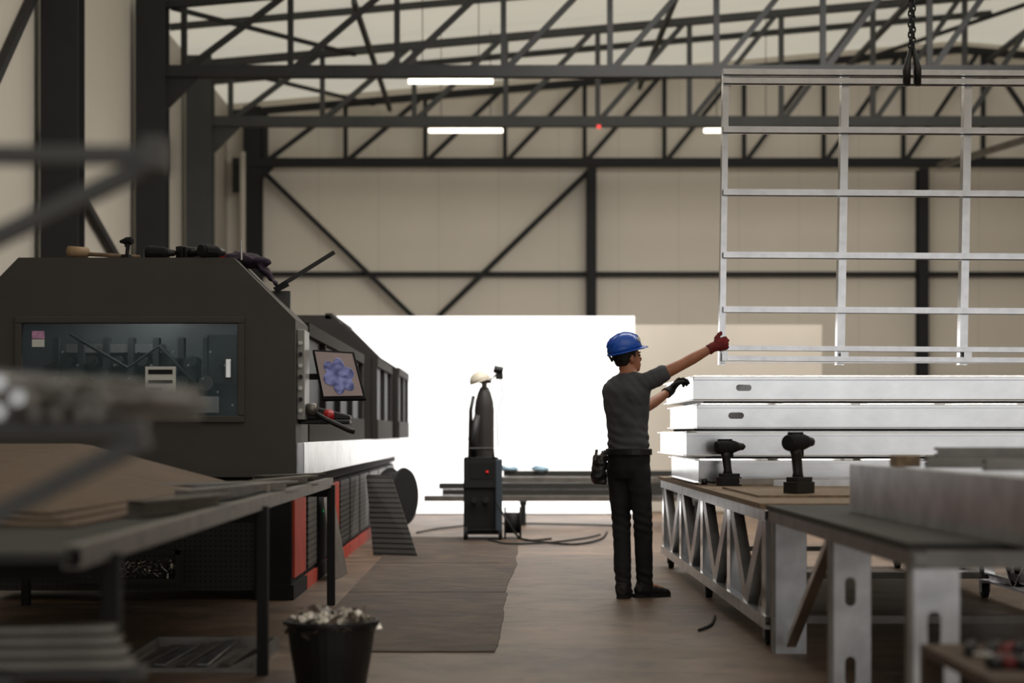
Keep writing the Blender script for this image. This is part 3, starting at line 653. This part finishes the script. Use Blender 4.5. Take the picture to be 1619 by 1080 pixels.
B().tube([(-.29,19.85,.86),(-.29,19.85,1.35),(-.26,19.87,1.5)],[.03,.02,.02]).tube([(-.25,19.8,.86),(-.27,19.8,1.05),(-.22,19.8,1.3)],[.03,.05,.03]).obj('holder_post',m_black,t,smooth=True)
t=thing('hard_hat',(-.18,20.2,1.66),'cream hard hat resting on the gas cylinder valve','helmet')
hb=V((-.19,20.2,1.66)); tu=V((-.3,0,.95)).normalized(); tf=V((.95,0,.3)).normalized(); ty=V((0,1,0))
B().loft([(hb+tu*z,tf*a,ty*a*.85) for z,a in((0,.115),(.03,.113),(.07,.095),(.1,.06),(.112,.01))],24).obj('helmet_shell',m_hatw,t,smooth=True)
B().loft([(hb-tu*.004+tf*.025,tf*.145,ty*.105),(hb+tu*.006+tf*.02,tf*.135,ty*.1)],24).obj('helmet_brim',m_hatw,t)
t=thing('pressure_gauge',(.02,20.1,1.7),'black gauge head on a thin bent arm','gauge')
B().tube([(-.08,20.18,1.68),(-.02,20.14,1.74),(.0,20.1,1.78)],.008).obj('arm',m_black,t)
B().cyl((-.05,20.08,1.79),(.05,20.08,1.77),.04).box(-.03,.05,20.05,20.12,1.68,1.74).obj('gauge_head',m_black,t)
B().tube([(.02,20.05,1.70),(.05,20.0,1.5),(-.02,19.98,1.3),(0,19.95,.95)],.006,8).obj('gauge_cable',m_black,t)
t=thing('cable_reel',(.13,20.0,0),'small dark cable reel on the floor','cable reel')
for dx in(-.08,.08): B().cyl((.15+dx-.01,19.9,.17),(.15+dx+.01,19.9,.17),.165,n=28).obj('reel_flange',m_machd,t)
B().cyl((.08,19.9,.17),(.22,19.9,.17),.11,n=24).obj('wound_cable',m_rubber,t,smooth=True)
def cable(pts,r,lab,mat=m_rubber):
    P=[V(p) for p in pts];o=[]
    for i in range(len(P)-1):
        p0=P[max(i-1,0)];p1=P[i];p2=P[i+1];p3=P[min(i+2,len(P)-1)]
        for k in range(8):
            u=k/8; o.append(.5*((2*p1)+(p2-p0)*u+(2*p0-5*p1+4*p2-p3)*u*u+(3*p1-p0-3*p2+p3)*u**3))
    o.append(P[-1]); B().tube(o,r,8).obj('power_cable',mat,smooth=True,label=lab,category='cable',group='cables on the floor')
cable([(.2,19.8,.015),(.4,19.2,.015),(.75,18.7,.015),(1.05,19.6,.015),(1.2,21,.015)],.011,'black cable snaking across the floor')
cable([(-.1,19.5,.015),(.1,18.8,.015),(.5,19.0,.015),(.9,19.8,.015),(1.1,20.5,.015)],.01,'black cable snaking across the floor')
cable([(-.9,20.9,.015),(-.6,22,.015),(0,23,.015),(.8,22.8,.015),(1.5,22.4,.015)],.01,'thin dark cable curving over the floor')
cable([(-.02,19.55,.4),(.1,19.4,.2),(.25,19.5,.02),(.55,19.7,.015)],.011,'black welding lead hanging to the floor')
cable([(1.12,10.6,.01),(1.22,10.9,.01),(1.3,11.4,.01)],.008,'short black cable end beside the bench')
for i in range(10):
    z=.32+.075*(i//2); x0=[-.9,.02,-.68,.03,-.72,.0,.05,.02,.1,.06][i]; y=23+.09*(i%2)
    B().beam((x0,y,z),(3.2,y+.0,z),.08,.07).obj('steel_section',m_steel2 if i%3 else m_galvd,bevel=.004,label='long grey steel section stacked on trestles',category='steel bar',group='steel sections on trestles')
for x in(.3,2.4):
    t=thing('trestle',(x,23.05,0),'low steel trestle under the section stack','trestle')
    B().box(x-.04,x+.04,22.8,23.3,.245,.285).obj('beam',m_steel,t)
    for y in(22.82,23.28): B().box(x-.03,x+.03,y-.03,y+.03,0,.245).obj('leg',m_steel,t)
for i,x in enumerate((.15,.5)):
    b=B().ell((x,23.0,.68),(.12,0,0),(0,.1,0),(0,0,.025)); b.remesh('plastic_wrap',m_bluecl,.012,None,2,.03,9,label='crumpled blue plastic film on the steel sections',category='plastic film',group='film scraps')

# ---------------------------------------------------------------- worker
pr=thing('person',(.92,12.82,0),'worker in grey t-shirt and blue hard hat steadying a hanging frame','person')
F=V((.75,.66,0));R=V((.66,-.75,0));Z=V((0,0,1))
CX,CY=.872,12.85
def tc(z,ox=0,oy=0): return V((CX+ox,CY+oy,z))
def ring(z,a,b_,ox=0,oy=0,g=0): return (tc(z,ox,oy),R*(a+g),F*(b_+g))
shR=V((.975,12.74,1.445)); elR=V((1.235,12.75,1.572)); wrR=V((1.452,12.79,1.692))
shL=V((.785,12.96,1.43)); elL=V((1.005,13.11,1.275)); wrL=V((1.215,13.345,1.415))
hipL=V((.82,12.89,.88)); knL=V((.832,12.86,.5)); anL=V((.842,12.78,.09))
hipR=V((.94,12.80,.88)); knR=V((.975,12.80,.5)); anR=V((.990,12.84,.09))
tors=[(.86,.148,.11,.01),(.93,.158,.113,.012),(1.02,.140,.103,.010),(1.12,.138,.101,.004),(1.22,.153,.11,-.003),(1.33,.176,.117,-.006),(1.40,.186,.112,-.006),(1.44,.178,.098,-.004),(1.475,.14,.08,.0),(1.505,.085,.065,.006),(1.53,.058,.055,.01)]
def hand(b,wr,d,w,n,g=0.,curl=(35,40,25),thumb=.5):
    d=V(d).normalized(); w=(V(w)-d*V(w).dot(d)).normalized(); n=(V(n)-d*V(n).dot(d)-w*V(n).dot(w)).normalized()
    b.loft([(wr-d*.02,w*(.027+g),n*(.02+g)),(wr+d*.01,w*(.03+g),n*(.021+g)),(wr+d*.04,w*(.04+g),n*(.019+g)),(wr+d*.085,w*(.041+g),n*(.016+g)),(wr+d*.1,w*(.037+g),n*(.012+g))],14)
    for k,(off,ln,r) in enumerate(((.031,.072,.0088),(.0105,.08,.0092),(-.0105,.075,.0088),(-.031,.06,.0078))):
        p=wr+d*(.082-.006*abs(k-1))+w*off; pts=[p];tot=0
        for s_,c in zip((.45,.32,.28),curl):
            tot+=math.radians(c+3*k); dd=d*math.cos(tot)+n*math.sin(tot)
            pts.append(pts[-1]+dd*ln*s_)
        b.cap(pts,[r+g,r+g,(r+g)*.95,(r+g)*.85],10)
    p=wr+d*.025+w*.026
    q1=p+(w*.75+d*.5+n*.2)*.035; q2=q1+(w*.5+d*.8+n*thumb).normalized()*.03; q3=q2+(w*.2+d*.8+n*thumb*1.2).normalized()*.022
    b.cap([p,q1,q2,q3],[.014+g,.0115+g,.0105+g,.009+g],10)
dR=(wrR-elR).normalized()*.6+V((.5,.15,.05)); 
def handR(b,g): hand(b,wrR,dR,(-.15,0,1),(.1,1,0),g,(25,55,50),.3)
# palm against the stack's end, fingers hooked over its top edge
def handL(b,g): hand(b,wrL,(.62,.1,.75),(-.1,-1,.1),(.75,.0,-.6),g,(30,40,30),.5)
hf=V((.87,.47,.12)).normalized(); hs=hf.cross(Z).normalized(); hu=hs.cross(hf).normalized()
H=V((.874,12.875,1.625))
body=B()
body.loft([ring(z,a,c,o) for z,a,c,o in tors],24)
body.tube([V((CX+.008,CY+.0,1.47)),V((CX+.008,CY+.01,1.53)),H-hu*.05-hf*.015],[.062,.056,.056],16)
body.ell(H+hu*.03-hf*.012,hf*.095,hs*.074,hu*.092,20,12)
body.loft([(H-hu*.105+hf*.045,hf*.035,hs*.028),(H-hu*.09+hf*.03,hf*.058,hs*.048),(H-hu*.05+hf*.018,hf*.074,hs*.060),(H,hf*.084,hs*.068),(H+hu*.03,hf*.088,hs*.07)],18)
body.cap([H+hu*.005+hf*.088,H-hu*.02+hf*.106,H-hu*.03+hf*.1],[.008,.012,.012],8)
body.ell(H-hu*.055+hf*.09,hf*.012,hs*.024,hu*.006,10,6); body.ell(H-hu*.067+hf*.087,hf*.012,hs*.022,hu*.007,10,6)
body.ell(H+hu*.022+hf*.082,hf*.012,hs*.05,hu*.009,10,6)
for sg in(1,-1): body.ell(H-hu*.012+hs*sg*.073-hf*.008,hf*.017,hs*.008,hu*.031,10,6)
for a,b2,c in((shR,elR,wrR),(shL,elL,wrL)):
    body.cap([a,a.lerp(b2,.5),b2,b2.lerp(c,.35),c],[.05,.046,.038,.039,.027],14)
for a,b2,c in((hipR,knR,anR),(hipL,knL,anL)):
    body.cap([a,a.lerp(b2,.45),b2,b2.lerp(c,.3),c],[.08,.068,.05,.05,.036],16)
handR(body,0);handL(body,0)
fdL=V((.2,.95,0)).normalized(); fdR=V((.85,.45,0)).normalized()
for an,fd in((anR,fdR),(anL,fdL)):
    body.cap([V((an.x,an.y,.07))-fd*.03,V((an.x,an.y,.06))+fd*.05,V((an.x,an.y,.045))+fd*.13],[.038,.034,.026],12)
bo=body.remesh('body',m_skin,.0075,pr,3)
for sg in(1,-1):
    B().ell(H+hu*.005+hf*.078+hs*sg*.031,hf*.011,hs*.012,hu*.007,10,8).obj('eye',m_black,pr,smooth=True)
    B().cap([H+hu*.024+hf*.092+hs*sg*.018,H+hu*.026+hf*.082+hs*sg*.046],[.004,.003],8).obj('eyebrow',m_hair,pr,smooth=True)
b=B(); b.ell(H+hu*.03-hf*.02,hf*.094,hs*.08,hu*.09,24,16)
b.loft([(H-hu*.055-hf*.045,hf*.035,hs*.052),(H-hu*.02-hf*.04,hf*.055,hs*.068),(H+hu*.03-hf*.03,hf*.075,hs*.078)],18)
b.remesh('hair',m_hair,.008,pr,2,.004,60)
hc=H+hu*.050-hf*.014
tl=hu.lerp(-hf,.13).normalized(); hfw=(hf-tl*hf.dot(tl)).normalized()
he=thing('hard_hat',hc,'glossy blue hard hat worn by the worker','helmet')
prf=[(0.0,.126,.104),(.02,.125,.104),(.05,.118,.098),(.08,.100,.084),(.102,.072,.061),(.114,.037,.032),(.117,.008,.008)]
inn=[(.110,.008,.008),(.097,.066,.056),(.05,.111,.092),(.0,.120,.099)]
b=B(); rs=[(hc+tl*z,hfw*a,hs*c) for z,a,c in prf+inn]
b.loft(rs,32)
b.obj('helmet_shell',m_blue,he,smooth=True)
n=40
bb=B(); ro=[];
for i in range(n):
    a=2*math.pi*i/n; ex=.011+ .04*max(0,math.cos(a))**1.5
    p0=hc+hfw*.121*math.cos(a)+hs*.100*math.sin(a); dr=(hfw*math.cos(a)+hs*math.sin(a))
    p1=p0+dr*ex-tl*(.006+.01*max(0,math.cos(a)))
    ro+= [p0+tl*.004,p1+tl*.002,p1-tl*.003,p0-tl*.006]
fs=[]
for i in range(n):
    j=(i+1)%n
    for k in range(4): fs.append([i*4+k,i*4+(k+1)%4,j*4+(k+1)%4,j*4+k])
bb.add(ro,fs).obj('helmet_brim',m_blue,he,smooth=True)
for off in(-.03,0,.03):
    pts=[hc+tl*(z+.002)+hfw*a*s_+hs*off*(1 if z<.11 else .8) for z,a,s_ in((.05,.116,1),(.08,.100,1),(.101,.072,1),(.115,.028,1),(.115,.028,-1),(.101,.072,-1),(.08,.100,-1),(.05,.116,-1))]
    if off: pts=[p-tl*.006 for p in pts]
    b=B().tube(pts,.006,8); b.obj('helmet_ridge',m_blue,he,smooth=True)
B().cyl(hc+hfw*.078+hs*.068+tl*.05,hc+hfw*.087+hs*.078+tl*.052,.017).obj('helmet_emblem',m_whitep,he,label='round white emblem')
B().tube([hc-hfw*.112-tl*.01+hs*.03,hc-hfw*.117-tl*.045,hc-hfw*.112-tl*.01-hs*.03],.009,8).obj('ratchet_band',m_black,he,smooth=True)
sh=B(); g=.012
sh.loft([ring(.955,.150,.109,.011,0,.010),ring(.985,.144,.106,.011,0,.012)]+[ring(z,a,c,o,0,g+(.006 if z<1.2 else 0)) for z,a,c,o in tors if .99<z<1.49]+[ring(1.503,.078,.068,.006,0,g),ring(1.515,.058,.056,.008,0,g)],28)
nk=V((CX+.006,CY,1.475))
for s_ in(shR,shL): sh.tube([nk,nk.lerp(s_,.5)+V((0,0,.006)),s_+V((0,0,.0))],[.05,.058,.06],16)
def sleeve(s_,e_,f): sh.cap([s_,s_.lerp(e_,f*.5),s_.lerp(e_,f)],[.062,.062,.059],16)
sleeve(shR,elR,.5); sleeve(shL,elL,.6)
def sf(c):
    k=max(0,min(1,(1.22-c.z)/.2))
    return .004*k*math.sin(c.z*95+c.x*30+4*noise.noise(c*6))+.005*noise.noise(V((c.x*22+c.z*16,c.y*10,c.z*7)))
sh.remesh('t_shirt',m_shirt,.0075,pr,12,.006,7,folds=sf)
tr=B()
tr.loft([ring(.80,.125,.1,.01,0,.006),ring(.86,.148,.112,.01,0,.008),ring(.93,.154,.114,.010,0,.01),ring(.985,.146,.107,.010,0,.013)],28)
for a,b2,c in((hipR,knR,anR),(hipL,knL,anL)):
    tr.cap([a,a.lerp(b2,.45),b2,b2.lerp(c,.4),c+V((0,0,.01)),c-V((0,0,.045))],[.088,.079,.063,.060,.055,.056],18)
def tfold(c):
    k=math.exp(-((c.z-.5)/.09)**2)+math.exp(-((c.z-.13)/.07)**2)
    return .003*k*math.sin(c.z*110+c.x*40)+.004*noise.noise(V((c.x*20,c.y*20,c.z*5)))
tr.remesh('trousers',m_pants,.0075,pr,8,.005,8,folds=tfold)
b=B(); rr=[]
for z,gg in((.962,.020),(.965,.030),(1.003,.030),(1.006,.020)): rr.append(ring(z,.146,.107,.010,0,gg))
b.loft(rr,32); belt=b.obj('tool_belt',m_black,pr,smooth=False)
b=B().loft([(V((.685,12.79,.77)),(.045,.0,0),(0,.06,0)),(V((.675,12.79,.81)),(.055,0,0),(0,.075,0)),(V((.68,12.79,.9)),(.053,0,0),(0,.075,0)),(V((.69,12.79,.96)),(.045,0,0),(0,.065,0))],14)
b.box(.64,.655,12.75,12.83,.80,.86)
pc=b.remesh('tool_pouch',m_black,.008,belt,2,.012,18)
B().cyl((.65,12.74,.93),(.66,12.73,1.0),.01).cyl((.69,12.72,.93),(.70,12.71,.99),.009).obj('pouch_tool',m_galvd,belt)
B().tube([(.70,12.8,.955),(.73,12.8,.985)],.02).obj('pouch_loop',m_black,belt)
b=B(); handR(b,.0045); d=(wrR-elR).normalized(); b.tube([wrR-d*.045,wrR-d*.02,wrR+d*.01],[.037,.034,.032],14)
b.remesh('glove',m_glred,.0045,pr,2,.003,60,label='dark red work glove')
b=B(); handL(b,.0045); d=(wrL-elL).normalized(); b.tube([wrL-d*.07,wrL-d*.03,wrL+d*.01],[.040,.036,.033],14)
b.remesh('glove',m_glblk,.0045,pr,2,.003,60,label='black work glove')
for an,fd in((anR,fdR),(anL,fdL)):
    sd=fd.cross(Z); c=V((an.x,an.y,0))
    b=B()
    b.loft([(c-fd*.075+Z*.045,sd*.022,Z*.028),(c-fd*.06+Z*.05,sd*.038,Z*.042),(c-fd*.0+Z*.052,sd*.043,Z*.046),(c+fd*.08+Z*.042,sd*.047,Z*.036),(c+fd*.15+Z*.034,sd*.046,Z*.026),(c+fd*.19+Z*.028,sd*.03,Z*.018)],18)
    b.tube([c-fd*.015+Z*.04,c-fd*.015+Z*.11],[.046,.046],16)
    s_=b.remesh('shoe',m_shoe,.007,pr,2,.004,30)
    pts=[(-.08,.022),(-.065,.038),(0,.042),(.08,.05),(.15,.049),(.185,.036),(.2,.015)]
    pl_=[(c+fd*u+sd*w_) for u,w_ in pts]+[(c+fd*u-sd*w_) for u,w_ in reversed(pts)]
    B().prism([(p.x,p.y) for p in pl_],'z',0.0,.024).obj('shoe_sole',m_sole,s_)

# ---------------------------------------------------------------- lights
def area_fill(loc,rot,sx,sy,e,col=(1,1,1)):  # unseen area lights under the roof, added to brighten hall and end wall
    l=bpy.data.lights.new('lamp','AREA'); l.shape='RECTANGLE'; l.size=sx; l.size_y=sy; l.energy=e; l.color=col
    o=bpy.data.objects.new('lamp',l); scene.collection.objects.link(o); o.location=loc; o.rotation_euler=rot; return o
area_fill((2.5,17,6.6),(math.radians(28),0,0),9,4,580,(1,.97,.93))
area_fill((4.0,23.5,6.9),(math.radians(22),0,0),7,2.,540,(1,.97,.92))
area_fill((3.5,6,6.8),(0,0,0),7,8,130,(1,.97,.93))
w=bpy.data.worlds.new('world'); scene.world=w; w.use_nodes=True
nt=w.node_tree; bg=nt.nodes['Background']
tcw=nt.nodes.new('ShaderNodeTexCoord'); sp_=nt.nodes.new('ShaderNodeSeparateXYZ'); nt.links.new(tcw.outputs['Generated'],sp_.inputs[0])
mrw=nt.nodes.new('ShaderNodeMapRange'); mrw.inputs[1].default_value=-.06; mrw.inputs[2].default_value=.06; mrw.inputs[3].default_value=.5; mrw.inputs[4].default_value=1.15
nt.links.new(sp_.outputs[2],mrw.inputs[0]); nt.links.new(mrw.outputs[0],bg.inputs[1])
bg.inputs[0].default_value=(1,.99,.97,1)

# ---------------------------------------------------------------- camera
cd=bpy.data.cameras.new('camera'); co=bpy.data.objects.new('camera',cd); scene.collection.objects.link(co)
co.location=(0,0,1.11); co.rotation_euler=(math.pi/2,0,0)
cd.sensor_width=36; cd.lens=3000*36/1619; cd.shift_x=(809.5-788)/1619; cd.shift_y=145/1619
cd.clip_end=200; cd.dof.use_dof=True; cd.dof.focus_distance=12.85; cd.dof.aperture_fstop=1.5
scene.camera=co
